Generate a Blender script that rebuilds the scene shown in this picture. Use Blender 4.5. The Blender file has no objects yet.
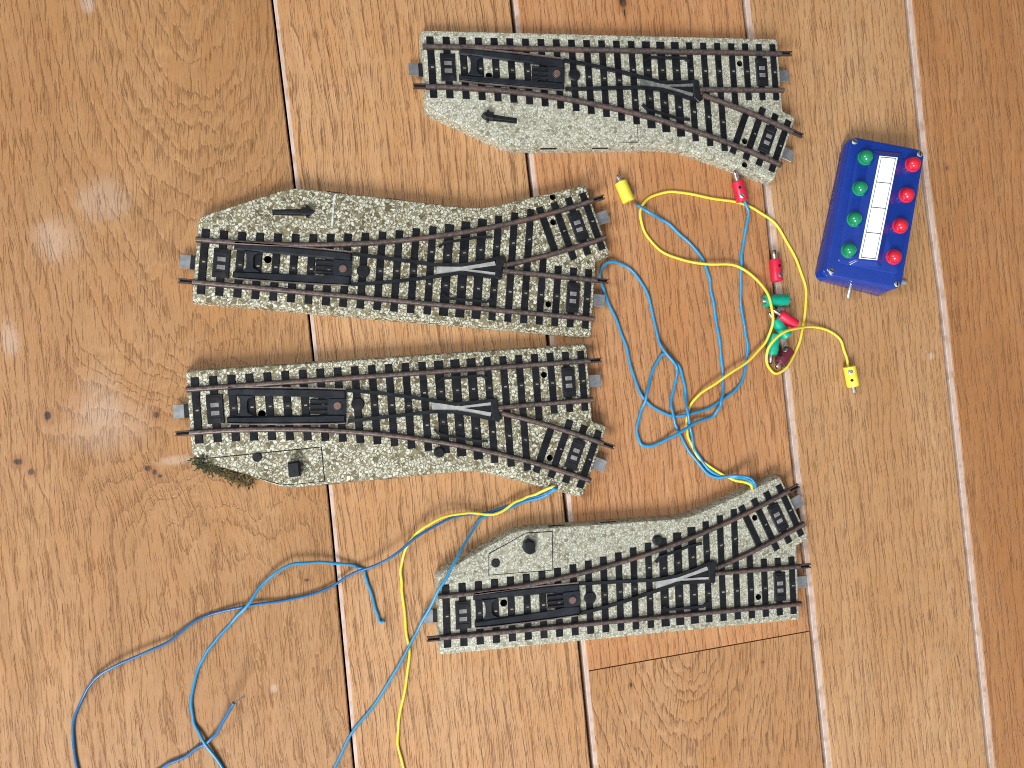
import bpy, bmesh, math, random
from mathutils import Vector, Matrix
from mathutils.geometry import tessellate_polygon

S = 0.001                       # the scene is written in millimetres and built in metres
scene = bpy.context.scene
COL = scene.collection
rnd = random.Random(7)

# ------------------------------------------------------------------ camera (solved from the four turnouts)
F_PX, CAM_H, CAM_AX, CAM_AY = 785.869686, 364.404846, 0.0240772162, -0.199651028
ROT = Matrix.Rotation(CAM_AY, 3, 'Y') @ Matrix.Rotation(CAM_AX, 3, 'X')


def at(u, v, z=0.0):
    """Point (mm) at height z above the floor seen at photo position u, v."""
    d = ROT @ Vector(((u - 512) / F_PX, -(v - 384) / F_PX, -1.0))
    k = (z - CAM_H) / d.z
    return Vector((d.x * k, d.y * k, z))


cam_data = bpy.data.cameras.new('camera')
cam = bpy.data.objects.new('camera', cam_data)
COL.objects.link(cam)
cam_data.sensor_width = 36.0
cam_data.lens = F_PX * 36.0 / 1024.0
cam_data.clip_start = 0.01
cam_data.clip_end = 50.0
cam.matrix_world = Matrix.Translation((0, 0, CAM_H * S)) @ ROT.to_4x4()
scene.camera = cam
scene.view_settings.view_transform = 'Standard'
scene.view_settings.look = 'None'
scene.view_settings.exposure = 0.0
scene.view_settings.gamma = 1.0
scene.cycles.filter_width = 1.0


# ------------------------------------------------------------------ node helpers
class G:
    def __init__(self, name):
        self.mat = bpy.data.materials.new(name)
        self.mat.use_nodes = True
        self.nt = self.mat.node_tree
        self.nt.nodes.clear()
        self.out = self.nt.nodes.new('ShaderNodeOutputMaterial')
        self.b = self.nt.nodes.new('ShaderNodeBsdfPrincipled')
        self.nt.links.new(self.b.outputs[0], self.out.inputs[0])

    def put(self, sock, val):
        if val is None:
            return
        if isinstance(val, bpy.types.NodeSocket):
            self.nt.links.new(val, sock)
        else:
            try:
                sock.default_value = val
            except TypeError:
                sock.default_value = tuple(val) + (1.0,) if len(val) == 3 else val

    def m(self, op, a, b=None, c=None, clamp=False):
        n = self.nt.nodes.new('ShaderNodeMath')
        n.operation = op
        n.use_clamp = clamp
        for i, v in enumerate((a, b, c)):
            self.put(n.inputs[i], v)
        return n.outputs[0]

    def add(self, a, b): return self.m('ADD', a, b)
    def sub(self, a, b): return self.m('SUBTRACT', a, b)
    def mul(self, a, b): return self.m('MULTIPLY', a, b)

    def sep(self, v):
        n = self.nt.nodes.new('ShaderNodeSeparateXYZ')
        self.put(n.inputs[0], v)
        return n.outputs

    def comb(self, x, y, z):
        n = self.nt.nodes.new('ShaderNodeCombineXYZ')
        for i, v in enumerate((x, y, z)):
            self.put(n.inputs[i], v)
        return n.outputs[0]

    def coord(self):
        return self.nt.nodes.new('ShaderNodeTexCoord').outputs['Object']

    def noise(self, vec, scale=1.0, detail=2.0, rough=0.5, dist=0.0):
        n = self.nt.nodes.new('ShaderNodeTexNoise')
        self.put(n.inputs['Vector'], vec)
        n.inputs['Scale'].default_value = scale
        n.inputs['Detail'].default_value = detail
        n.inputs['Roughness'].default_value = rough
        n.inputs['Distortion'].default_value = dist
        return n.outputs['Fac']

    def step(self, v, lo, hi, a=0.0, b=1.0):
        n = self.nt.nodes.new('ShaderNodeMapRange')
        n.interpolation_type = 'SMOOTHSTEP'
        self.put(n.inputs[0], v)
        for i, k in enumerate((lo, hi, a, b)):
            n.inputs[i + 1].default_value = k
        return n.outputs[0]

    def mix(self, f, a, b, mode='MIX'):
        n = self.nt.nodes.new('ShaderNodeMix')
        n.data_type = 'RGBA'
        n.blend_type = mode
        self.put(n.inputs[0], f)
        self.put(n.inputs[6], a)
        self.put(n.inputs[7], b)
        return n.outputs[2]

    def set(self, **kw):
        for k, v in kw.items():
            self.put(self.b.inputs[k.replace('_', ' ')], v)
        return self.mat

    def bump(self, h, strength, dist=0.001):
        n = self.nt.nodes.new('ShaderNodeBump')
        n.inputs['Strength'].default_value = strength
        n.inputs['Distance'].default_value = dist
        self.put(n.inputs['Height'], h)
        self.nt.links.new(n.outputs[0], self.b.inputs['Normal'])


def c3(r, g, b):
    return (r, g, b, 1.0)


def plain(name, col, rough=0.5, metal=0.0, var=0.12, bump=0.0, scale=900.0, spec=0.5, sss=0.0, coat=0.0):
    g = G(name)
    p = g.coord()
    n = g.noise(p, scale, 3.0, 0.6)
    n2 = g.noise(p, scale * 0.15, 2.0, 0.6)
    f = g.mul(g.add(n, n2), 0.5)
    lo = tuple(x * (1 - var * 2) for x in col) + (1.0,)
    hi = tuple(min(1, x * (1 + var * 2)) for x in col) + (1.0,)
    g.set(Base_Color=g.mix(g.step(f, 0.3, 0.7), lo, hi), Metallic=metal,
          Roughness=g.step(n2, 0.3, 0.7, max(0.05, rough - 0.08), rough + 0.1))
    g.b.inputs['Specular IOR Level'].default_value = spec
    g.b.inputs['Coat Weight'].default_value = coat
    g.b.inputs['Coat Roughness'].default_value = 0.08
    if bump:
        g.bump(n, bump, 0.0004)
    return g.mat


# ------------------------------------------------------------------ the wood
PHI = math.radians(96.3)        # planks run this way, from the x axis


def plank_xy(p):
    X = p.x * math.sin(PHI) - p.y * math.cos(PHI)
    Y = p.x * math.cos(PHI) + p.y * math.sin(PHI)
    return X, Y


def wood(name, col, cx, d0, slope, ring, seed, knots=(), swirls=(), patches=(), warm=(0.235, 0.105, 0.04), pore=1.0, contrast=1.0, warp=7.0, rays=()):
    g = G(name)
    s = g.sep(g.coord())
    x, y = g.mul(s[0], 1000.0), g.mul(s[1], 1000.0)
    X = g.sub(g.mul(x, math.sin(PHI)), g.mul(y, math.cos(PHI)))
    Y = g.add(g.mul(x, math.cos(PHI)), g.mul(y, math.sin(PHI)))
    w1 = g.noise(g.comb(g.mul(X, 0.016), g.mul(Y, 0.006), seed), 1.0, 2.0)
    w2 = g.noise(g.comb(g.mul(X, 0.05), g.mul(Y, 0.012), seed + 3.1), 1.0, 2.0)
    D = g.add(g.add(d0, g.mul(Y, slope)), g.add(g.mul(g.sub(w1, 0.5), warp * 3), g.mul(g.sub(w2, 0.5), warp * 0.6)))
    for (kx, ky, sx, sy, amp) in swirls:
        a = g.m('DIVIDE', g.sub(X, kx), sx)
        b = g.m('DIVIDE', g.sub(Y, ky), sy)
        e = g.m('EXPONENT', g.mul(g.add(g.mul(a, a), g.mul(b, b)), -1.0))
        D = g.add(D, g.mul(e, amp))
    dx = g.sub(X, cx)
    w3 = g.noise(g.comb(g.mul(X, 0.12), g.mul(Y, 0.03), seed + 41), 1.0, 3.0, 0.6)
    dx = g.add(dx, g.mul(g.sub(w2, 0.5), 9.0))
    D = g.add(D, g.mul(g.sub(w3, 0.5), 9.0))
    rho = g.m('SQRT', g.add(g.mul(dx, dx), g.mul(D, D)))
    ringn = g.noise(g.comb(g.mul(rho, 0.11), seed, 0.0), 1.0, 2.0)
    ph = g.add(g.m('DIVIDE', rho, ring), g.mul(ringn, 3.0))
    fr = g.m('FRACT', ph)
    early = g.mul(g.step(fr, 0.0, 0.10), g.step(fr, 0.22, 0.85, 1.0, 0.0))
    edge = g.mul(g.step(fr, 0.02, 0.08), g.step(fr, 0.12, 0.30, 1.0, 0.0))
    Xo = X
    X = g.add(X, g.mul(g.sub(g.noise(g.comb(g.mul(X, 0.07), g.mul(Y, 0.035), seed + 81), 1.0, 3.0, 0.6), 0.5), 3.2))
    # long fibres, vessels (thin dark dashes crowded in the early wood), broad tone
    fib = g.noise(g.comb(g.mul(X, 2.6), g.mul(Y, 0.045), seed), 1.0, 3.0, 0.65)
    fib2 = g.noise(g.comb(g.mul(g.add(rho, g.mul(X, 0.5)), 0.9), g.mul(Y, 0.014), seed + 9), 1.0, 3.0, 0.6)
    ves = g.noise(g.comb(g.mul(g.add(X, g.mul(rho, 0.35)), 1.95), g.mul(Y, 0.045), seed + 5), 1.0, 1.0, 0.5)
    ves2 = g.noise(g.comb(g.mul(g.add(X, g.mul(rho, 0.2)), 3.0), g.mul(Y, 0.115), seed + 15), 1.0, 1.0, 0.5)
    dash = g.noise(g.comb(g.mul(X, 0.9), g.mul(Y, 0.055), seed + 55), 1.0, 2.0, 0.6)
    fleck = g.noise(g.comb(g.mul(X, 2.4), g.mul(Y, 0.22), seed + 65), 1.0, 1.0, 0.5)
    poresA = g.step(g.add(ves, g.mul(early, 0.055)), 0.635, 0.695)
    poresB = g.step(g.add(ves2, g.mul(early, 0.07)), 0.655, 0.715)
    lines_ = g.mul(edge, g.step(dash, 0.42, 0.56))
    tone = g.noise(g.comb(g.mul(X, 0.02), g.mul(Y, 0.006), seed + 21), 1.0, 3.0, 0.55)
    mott = g.noise(g.comb(g.mul(X, 0.16), g.mul(Y, 0.11), seed + 31), 1.0, 3.0, 0.6)
    light = tuple(min(1, k * 1.12) for k in col) + (1.0,)
    dark = tuple(k * q for k, q in zip(col, (0.80, 0.74, 0.68))) + (1.0,)
    line = tuple(k * q for k, q in zip(col, (0.38, 0.28, 0.22))) + (1.0,)
    c = g.mix(g.step(g.add(g.mul(fib, 0.55), g.mul(fib2, 0.45)), 0.36, 0.64), dark, light)
    c = g.mix(g.mul(early, 0.16 * contrast), c, tuple(k * q for k, q in zip(col, (0.66, 0.56, 0.47))) + (1.0,))
    c = g.mix(g.step(tone, 0.36, 0.66, 0.0, 0.75), c, tuple(k * q for k, q in zip(col, (0.84, 0.72, 0.58))) + (1.0,))
    tone2 = g.noise(g.comb(g.mul(X, 0.09), g.mul(Y, 0.028), seed + 71), 1.0, 3.0, 0.6)
    c = g.mix(g.step(tone2, 0.42, 0.72, 0.0, 0.42), c, tuple(k * q for k, q in zip(col, (1.0, 0.83, 0.62))) + (1.0,))
    c = g.mix(g.step(mott, 0.45, 0.75, 0.0, 0.16), c, tuple(min(1, k * q) for k, q in zip(col, (1.15, 1.18, 1.26))) + (1.0,))
    c = g.mix(g.mul(lines_, 0.62 * contrast), c, line)
    c = g.mix(g.mul(g.mul(poresA, g.step(mott, 0.25, 0.6, 0.45, 1.0)), 0.72 * pore), c, line)
    c = g.mix(g.mul(poresB, 0.62 * pore), c, line)
    c = g.mix(g.step(fleck, 0.70, 0.78, 0.0, 0.28), c, tuple(min(1, k * q) for k, q in zip(col, (1.6, 1.8, 2.1))) + (1.0,))  # pale dashes: fine scratches, and small glints put into the colour
    X = Xo
    for (kx, ky, sx, sy, amp) in rays:            # medullary ray flecks: thin golden curves
        a = g.sub(X, g.add(kx, g.mul(g.m('SINE', g.mul(g.sub(Y, ky), 0.11)), 1.6)))
        b = g.m('DIVIDE', g.sub(Y, ky), sy)
        a = g.add(a, g.mul(b, sx))
        a = g.m('DIVIDE', a, 0.8)
        e = g.m('EXPONENT', g.mul(g.add(g.mul(a, a), g.m('POWER', g.m('ABSOLUTE', b), 4.0)), -1.0))
        c = g.mix(g.mul(e, amp), c, c3(0.36, 0.18, 0.06))
    for (kx, ky, sx, sy, amp) in patches:         # pale spots: worn finish, and hazy floor sheen put into the colour
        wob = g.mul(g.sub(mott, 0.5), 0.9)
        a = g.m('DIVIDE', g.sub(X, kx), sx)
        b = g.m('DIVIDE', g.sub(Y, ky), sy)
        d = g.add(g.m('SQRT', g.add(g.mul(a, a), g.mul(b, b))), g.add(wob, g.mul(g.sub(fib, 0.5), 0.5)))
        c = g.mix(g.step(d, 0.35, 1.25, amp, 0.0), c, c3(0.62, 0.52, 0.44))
    for (kx, ky, sx, sy, amp) in knots:
        a = g.m('DIVIDE', g.sub(X, kx), sx)
        b = g.m('DIVIDE', g.sub(Y, ky), sy)
        d = g.add(g.m('SQRT', g.add(g.mul(a, a), g.mul(b, b))), g.mul(g.sub(mott, 0.5), 1.6))
        c = g.mix(g.step(d, 0.9, 2.6, 0.55 * amp, 0.0), c, c3(warm[0] * 1.1, warm[1], warm[2]))
        c = g.mix(g.step(d, 0.45, 1.0, amp, 0.0), c, c3(0.045, 0.028, 0.018))
    h = g.sub(g.sub(g.mul(fib, 0.35), g.mul(g.m('MAXIMUM', poresA, g.mul(lines_, 0.7)), 0.8)), g.mul(poresB, 0.4))
    g.set(Base_Color=c, Roughness=g.step(fib, 0.3, 0.7, 0.36, 0.52))
    g.b.inputs['Specular IOR Level'].default_value = 0.4
    g.bump(h, 0.7, 0.0004)
    return g.mat


def kn(u, v, sx, sy, amp=1.0):
    X, Y = plank_xy(at(u, v))
    return (X, Y, sx, sy, amp)


# ------------------------------------------------------------------ mesh helpers
def link(name, bm, mats, parent=None, smooth=None):
    me = bpy.data.meshes.new(name)
    bmesh.ops.recalc_face_normals(bm, faces=bm.faces)
    bm.to_mesh(me)
    bm.free()
    for m in (mats if isinstance(mats, (list, tuple)) else [mats]):
        me.materials.append(m)
    if smooth is not None:
        me.polygons.foreach_set('use_smooth', [True] * len(me.polygons))
        me.set_sharp_from_angle(angle=math.radians(smooth))
    ob = bpy.data.objects.new(name, me)
    COL.objects.link(ob)
    if parent is not None:
        ob.parent = parent
    return ob


def tag(o, label=None, cat=None, group=None, kind=None):
    for k, v in (('label', label), ('category', cat), ('group', group), ('kind', kind)):
        if v:
            o[k] = v
    return o


def thing(name, loc, rz, label, cat, group=None):
    o = bpy.data.objects.new(name, None)
    o.empty_display_size = 0.01
    COL.objects.link(o)
    o.location = Vector(loc) * S
    o.rotation_euler = (0, 0, rz)
    return tag(o, label, cat, group)


def prism(bm, pts, z0, z1, bev=0.0, mi=0):
    """Straight-sided block over a polygon (mm) with an optional chamfer round its top."""
    n = len(pts)
    cx = sum(p[0] for p in pts) / n
    cy = sum(p[1] for p in pts) / n

    def ins(d):
        if not d:
            return pts
        out = []
        for i in range(n):
            a, b, c = Vector(pts[i - 1]), Vector(pts[i]), Vector(pts[(i + 1) % n])
            e1, e2 = (b - a).normalized(), (c - b).normalized()
            n1, n2 = Vector((-e1.y, e1.x)), Vector((-e2.y, e2.x))
            if n1.dot(Vector((cx, cy)) - b) < 0:
                n1 = -n1
            if n2.dot(Vector((cx, cy)) - b) < 0:
                n2 = -n2
            k = n1 + n2
            out.append(b + k * (d / max(0.3, 1 + n1.dot(n2))))
        return out
    rings = [(pts, z0), (pts, z1 - bev)] + ([(ins(bev), z1)] if bev else [])
    vs = [[bm.verts.new((p[0] * S, p[1] * S, z * S)) for p in ring] for ring, z in rings]
    fs = []
    for a, b in zip(vs, vs[1:]):
        for i in range(n):
            fs.append(bm.faces.new((a[i - 1], a[i], b[i], b[i - 1])))
    fs.append(bm.faces.new(vs[-1]))
    fs.append(bm.faces.new(list(reversed(vs[0]))))
    for f in fs:
        f.material_index = mi
    return vs


def box_pts(cx, cy, lx, ly, ang=0.0):
    c, s = math.cos(ang), math.sin(ang)
    return [(cx + x * c - y * s, cy + x * s + y * c) for x, y in
            ((-lx / 2, -ly / 2), (lx / 2, -ly / 2), (lx / 2, ly / 2), (-lx / 2, ly / 2))]


def circ(cx, cy, r, n=20, ph=0.0):
    return [(cx + r * math.cos(ph + 2 * math.pi * i / n), cy + r * math.sin(ph + 2 * math.pi * i / n)) for i in range(n)]


def sweep(bm, path, prof, mi=0, cap=True):
    """Sweep a (side, z) profile along a 2D path (mm)."""
    rings = []
    for i, p in enumerate(path):
        a = Vector(path[max(0, i - 1)])
        b = Vector(path[min(len(path) - 1, i + 1)])
        t = (b - a).normalized()
        nrm = Vector((-t.y, t.x))
        rings.append([bm.verts.new(((p[0] + nrm.x * s) * S, (p[1] + nrm.y * s) * S, z * S)) for s, z in prof])
    n = len(prof)
    for a, b in zip(rings, rings[1:]):
        for i in range(n):
            bm.faces.new((a[i - 1], a[i], b[i], b[i - 1])).material_index = mi
    if cap:
        bm.faces.new(rings[0]).material_index = mi
        bm.faces.new(list(reversed(rings[-1]))).material_index = mi


def catmull(P, n=8):
    out = []
    for i in range(len(P) - 1):
        p0, p1, p2, p3 = P[max(0, i - 1)], P[i], P[i + 1], P[min(len(P) - 1, i + 2)]
        for k in range(n):
            t = k / n
            out.append(0.5 * ((2 * p1) + (p2 - p0) * t + (2 * p0 - 5 * p1 + 4 * p2 - p3) * t * t + (3 * p1 - p0 - 3 * p2 + p3) * t ** 3))
    out.append(P[-1])
    return out


def tube(bm, path, r, n=10, mi=0):
    """Round tube along 3D points (mm) with a parallel-transport frame."""
    rings = []
    up = Vector((0, 0, 1))
    for i, p in enumerate(path):
        t = (path[min(len(path) - 1, i + 1)] - path[max(0, i - 1)]).normalized()
        side = up.cross(t)
        side = side.normalized() if side.length > 1e-6 else Vector((1, 0, 0))
        u2 = t.cross(side)
        rings.append([bm.verts.new((p + side * (r * math.cos(q)) + u2 * (r * math.sin(q))) * S)
                      for q in (2 * math.pi * k / n for k in range(n))])
    for a, b in zip(rings, rings[1:]):
        for i in range(n):
            bm.faces.new((a[i - 1], a[i], b[i], b[i - 1])).material_index = mi
    bm.faces.new(rings[0]).material_index = mi
    bm.faces.new(list(reversed(rings[-1]))).material_index = mi


def lathe(bm, prof, n=24, axis='x', mi=0, org=(0, 0, 0)):
    """Turn (along, radius) pairs round an axis (mm); open ends are capped."""
    rings = []
    for a, r in prof:
        ring = []
        for k in range(n):
            q = 2 * math.pi * k / n
            p = (a, r * math.cos(q), r * math.sin(q)) if axis == 'x' else (r * math.cos(q), r * math.sin(q), a)
            ring.append(bm.verts.new((Vector(p) + Vector(org)) * S))
        rings.append(ring)
    for a, b in zip(rings, rings[1:]):
        for i in range(n):
            bm.faces.new((a[i - 1], a[i], b[i], b[i - 1])).material_index = mi
    bm.faces.new(rings[0]).material_index = mi
    bm.faces.new(list(reversed(rings[-1]))).material_index = mi


# ------------------------------------------------------------------ materials
M = {}
M['sleeper'] = plain('black_plastic_sleeper', (0.007, 0.008, 0.0105), 0.34, var=0.25, bump=0.15, spec=.3)
M['black'] = plain('black_plastic', (0.009, 0.010, 0.013), 0.4, var=0.2, spec=.4)
M['blade'] = plain('dark_slate_plastic', (0.012, 0.015, 0.020), 0.27, var=0.2, bump=0.1)
M['dark'] = plain('recess_black', (0.004, 0.004, 0.004), 0.8)
M['rail'] = plain('brown_rail_metal', (0.082, 0.067, 0.064), 0.42, metal=0.55, var=0.16, bump=0.1, scale=500)


def oxide(name, col, rust, rough, metal, seed):
    g = G(name)
    p = g.coord()
    n = g.noise(p, 700.0, 3.0, 0.6)
    q_ = g.noise(g.comb(g.mul(g.sep(p)[0], 70.0), g.mul(g.sep(p)[1], 70.0), seed), 1.0, 3.0, 0.65)
    f = g.step(q_, 0.48, 0.70)
    c = g.mix(g.step(n, 0.3, 0.7), tuple(k * 0.7 for k in col) + (1.0,), tuple(k * 1.3 for k in col) + (1.0,))
    c = g.mix(g.mul(f, 0.75), c, rust)
    g.set(Base_Color=c, Metallic=g.step(q_, 0.45, 0.75, metal, 0.15), Roughness=g.step(n, 0.3, 0.7, rough - 0.08, rough + 0.12))
    g.bump(n, 0.12, 0.0003)
    return g.mat


M['rail'] = oxide('brown_rail_metal', (0.090, 0.066, 0.060), c3(0.125, 0.062, 0.043), 0.42, 0.55, 1.0)
M['rail_head'] = oxide('worn_rail_head', (0.150, 0.120, 0.110), c3(0.165, 0.085, 0.060), 0.34, 0.6, 2.0)
M['rail_edge'] = plain('worn_rail_edge', (0.22, 0.18, 0.16), 0.4, metal=0.6, var=0.2)
M['steel'] = plain('dull_steel', (0.42, 0.43, 0.44), 0.38, metal=0.85, var=0.1)
M['zinc'] = plain('frog_metal', (0.41, 0.415, 0.40), 0.45, metal=0.3, var=0.12)
M['zinc_dull'] = plain('tarnished_frog_metal', (0.19, 0.195, 0.185), 0.5, metal=0.3, var=0.25)
M['contact'] = plain('contact_metal', (0.30, 0.28, 0.28), 0.42, metal=0.5, var=0.2)
M['copper'] = plain('rivet_copper', (0.20, 0.12, 0.10), 0.45, metal=0.6)
M['bright'] = plain('plated_pin', (0.72, 0.72, 0.72), 0.22, metal=1.0, var=0.04)
M['whitepaint'] = plain('white_paint_line', (0.48, 0.51, 0.49), 0.5, var=0.3)


def ballast(name, scale, lo, mid, hi, t0, t1, seed):
    g = G(name)
    p = g.coord()
    s = g.sep(p)
    q = g.comb(s[0], s[1], g.add(g.mul(s[2], 0.6), seed))
    w = g.noise(q, scale * 1.1, 2.0, 0.6)
    w2 = g.noise(g.comb(s[1], s[0], seed + 4.0), scale * 1.1, 2.0, 0.6)
    k = 0.9 / scale
    q2 = g.comb(g.add(s[0], g.mul(g.sub(w, 0.5), k * 2)), g.add(s[1], g.mul(g.sub(w2, 0.5), k * 2)), g.add(g.mul(s[2], 0.6), seed))
    v = g.nt.nodes.new('ShaderNodeTexVoronoi')
    v.inputs['Scale'].default_value = scale
    g.put(v.inputs['Vector'], q2)
    cell = g.sep(v.outputs['Color'])
    big = g.noise(q, 26.0, 2.0)
    v2 = g.nt.nodes.new('ShaderNodeTexVoronoi')
    v2.feature = 'DISTANCE_TO_EDGE'
    v2.inputs['Scale'].default_value = scale
    g.put(v2.inputs['Vector'], q2)
    f = g.mul(g.step(v2.outputs['Distance'], t0, t1), g.step(g.add(cell[0], g.mul(g.sub(big, 0.5), 0.25)), 0.10, 0.22))
    c = g.mix(g.step(cell[1], 0.2, 0.8), lo, mid)
    c = g.mix(f, c, g.mix(cell[2], hi, tuple(x * 0.72 for x in hi[:3]) + (1.0,)))
    g.set(Base_Color=c, Roughness=0.5)
    g.bump(f, 0.25, 0.0004)
    return g.mat


M['bed_coarse'] = ballast('coarse_speckled_ballast', 700, c3(0.10, 0.082, 0.04), c3(0.22, 0.19, 0.105), c3(0.63, 0.64, 0.53), 0.045, 0.20, 1.0)
M['bed_fine'] = ballast('fine_pale_ballast', 800, c3(0.19, 0.178, 0.118), c3(0.34, 0.33, 0.245), c3(0.58, 0.59, 0.505), 0.02, 0.24, 2.0)

# ------------------------------------------------------------------ floor
SEAMS = [
    [(272, 0), (294.5, 185), (313, 355), (330, 509), (354, 768)],
    [(511.5, 0), (527, 153), (548.5, 342), (565.5, 505), (592, 768)],
    [(743.4, 0), (764.7, 190), (783.7, 375), (808, 600), (825.4, 768)],
    [(906, 0), (924.7, 190), (939.8, 300), (989, 768)],
]
SW = [at(*s[0]) for s in SEAMS]
seam_xy = [[at(u, v) for u, v in s] for s in SEAMS]
DIR = Vector((math.cos(PHI), math.sin(PHI), 0))


def seam_line(pts):
    """A seam from far below to far above the picture, through its measured points (image top first)."""
    pts = list(reversed(pts))
    far = 700.0
    t = (pts[-1] - pts[0]).normalized()
    lo, hi = pts[0] - t * far, pts[-1] + t * far
    return [lo] + pts + [hi]


def shift(line, d):
    return [p + Vector((d, 0, 0)) for p in line]


lines = [seam_line(s) for s in seam_xy]
lines = [shift(lines[0], -185.0)] + lines + [shift(lines[3], 100.0)]
lines = [shift(lines[0], -346.0), shift(lines[0], -228.0), shift(lines[0], -118.0)] + lines + [shift(lines[-1], 118.0), shift(lines[-1], 236.0)]
GAPW = [2.6, 2.6, 2.6, 2.6, 2.0, 3.1, 3.7, 3.9, 3.2, 3.0, 3.0]    # right plank edge lies this far from the dark line

K1 = [kn(48, 416, 1.7, 2.2), kn(18, 462, 2.2, 1.7, .9), kn(31, 472, 1.5, 1.5, .8), kn(156, 415, 1.4, 1.8, .8), kn(148, 468, 1.6, 1.4, .9),
      kn(155, 472, 1.2, 1.6, .9), kn(160, 476, 1.3, 1.0, .8), kn(177, 482, 0.8, 1.0, .5), kn(307, 580, 1.6, 1.0, .9), kn(248, 609, .9, .9, .7)]
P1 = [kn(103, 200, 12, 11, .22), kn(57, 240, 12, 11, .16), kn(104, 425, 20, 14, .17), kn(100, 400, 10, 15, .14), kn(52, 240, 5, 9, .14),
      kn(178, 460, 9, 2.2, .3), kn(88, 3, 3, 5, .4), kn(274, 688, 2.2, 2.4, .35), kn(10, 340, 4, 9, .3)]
x1, y1 = plank_xy(at(205, 150))
sx1, sy1 = plank_xy(at(150, 440))
W = []
W.append(wood('oak_plank_outer', (0.42, 0.26, 0.13), -260, 30, 0.1, 4.0, 51.0))
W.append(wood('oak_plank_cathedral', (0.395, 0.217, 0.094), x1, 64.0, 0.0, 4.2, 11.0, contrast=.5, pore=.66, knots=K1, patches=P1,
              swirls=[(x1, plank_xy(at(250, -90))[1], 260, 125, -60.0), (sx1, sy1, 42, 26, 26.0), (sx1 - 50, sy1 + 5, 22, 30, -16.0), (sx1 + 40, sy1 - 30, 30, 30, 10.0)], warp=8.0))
W.append(wood('oak_plank_straight', (0.505, 0.296, 0.146), -120, 70, 0.03, 3.6, 23.0, warp=5.0, contrast=1.15,
              knots=[kn(315, 35, 1.4, 1.6, .35)]))
W.append(wood('oak_plank_reddish', (0.485, 0.252, 0.117), 300, 60, -0.05, 4.0, 37.0, warp=6.0, contrast=.7, pore=.8,
              knots=[kn(623, 2, 2.4, 3.6), kn(624.5, 13, 0.7, 3.0)]))
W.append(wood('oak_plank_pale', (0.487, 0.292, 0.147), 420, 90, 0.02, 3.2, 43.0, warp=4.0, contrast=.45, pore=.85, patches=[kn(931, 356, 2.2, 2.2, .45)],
              rays=[kn(915, 540, 4, 16, .5), kn(935, 455, 5, 12, .35), kn(880, 640, 2, 20, .4), kn(917, 665, 5, 22, .5), kn(905, 715, 4, 13, .45),
                    kn(962, 690, 5, 14, .35), kn(860, 60, 5, 9, .35), kn(876, 25, 5, 10, .3), kn(845, 115, 2, 12, .25)]))
W.append(wood('oak_plank_amber', (0.408, 0.205, 0.086), 500, 70, 0.06, 4.6, 59.0, warp=6.0, contrast=.5, pore=.65,
              knots=[kn(947, 168, 1.3, 1.6, .5), kn(1012, 560, 1.6, 2.4, .3)]))
x6, y6 = plank_xy(at(697, 715))
W.append(wood('oak_plank_short', (0.45, 0.254, 0.120), x6, 40, 0.0, 4.0, 71.0, warp=5.0, contrast=1.0, swirls=[(x6, y6 + 45, 300, 50, -34.0)],
              knots=[kn(631, 685, .9, 1.5, .9), kn(763, 662, 1.0, 1.0, .6)]))
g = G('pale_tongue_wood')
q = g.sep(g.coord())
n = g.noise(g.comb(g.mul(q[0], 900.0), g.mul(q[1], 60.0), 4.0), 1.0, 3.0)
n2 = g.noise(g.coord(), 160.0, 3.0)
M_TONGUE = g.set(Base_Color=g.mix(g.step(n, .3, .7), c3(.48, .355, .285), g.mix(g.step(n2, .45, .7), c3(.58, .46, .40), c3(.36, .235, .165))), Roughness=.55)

NP = len(lines) - 1
bm = bmesh.new()


def plank(bm, left, right, mi, y_cut=None):
    """One board: flat top at z 0, small worn bevels at its long edges, sides going down."""
    b = 0.45
    rows = []
    for l, r in zip(left, right):
        rows.append([(l.x, l.y, -9.0), (l.x, l.y, -b), (l.x + b, l.y, 0.0), (r.x - b, r.y, 0.0), (r.x, r.y, -b), (r.x, r.y, -9.0)])
    vr = [[bm.verts.new((x * S, y * S, z * S)) for x, y, z in row] for row in rows]
    for a, c in zip(vr, vr[1:]):
        for i in range(5):
            bm.faces.new((a[i], a[i + 1], c[i + 1], c[i])).material_index = mi
    bm.faces.new(vr[0]).material_index = mi
    bm.faces.new(list(reversed(vr[-1]))).material_index = mi


def lerp_rows(line, ys):
    out = []
    for y in ys:
        for a, b in zip(line, line[1:]):
            if a.y <= y <= b.y or b is line[-1]:
                t = (y - a.y) / (b.y - a.y)
                out.append(Vector((a.x + (b.x - a.x) * t, y, 0)))
                break
    return out


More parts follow.
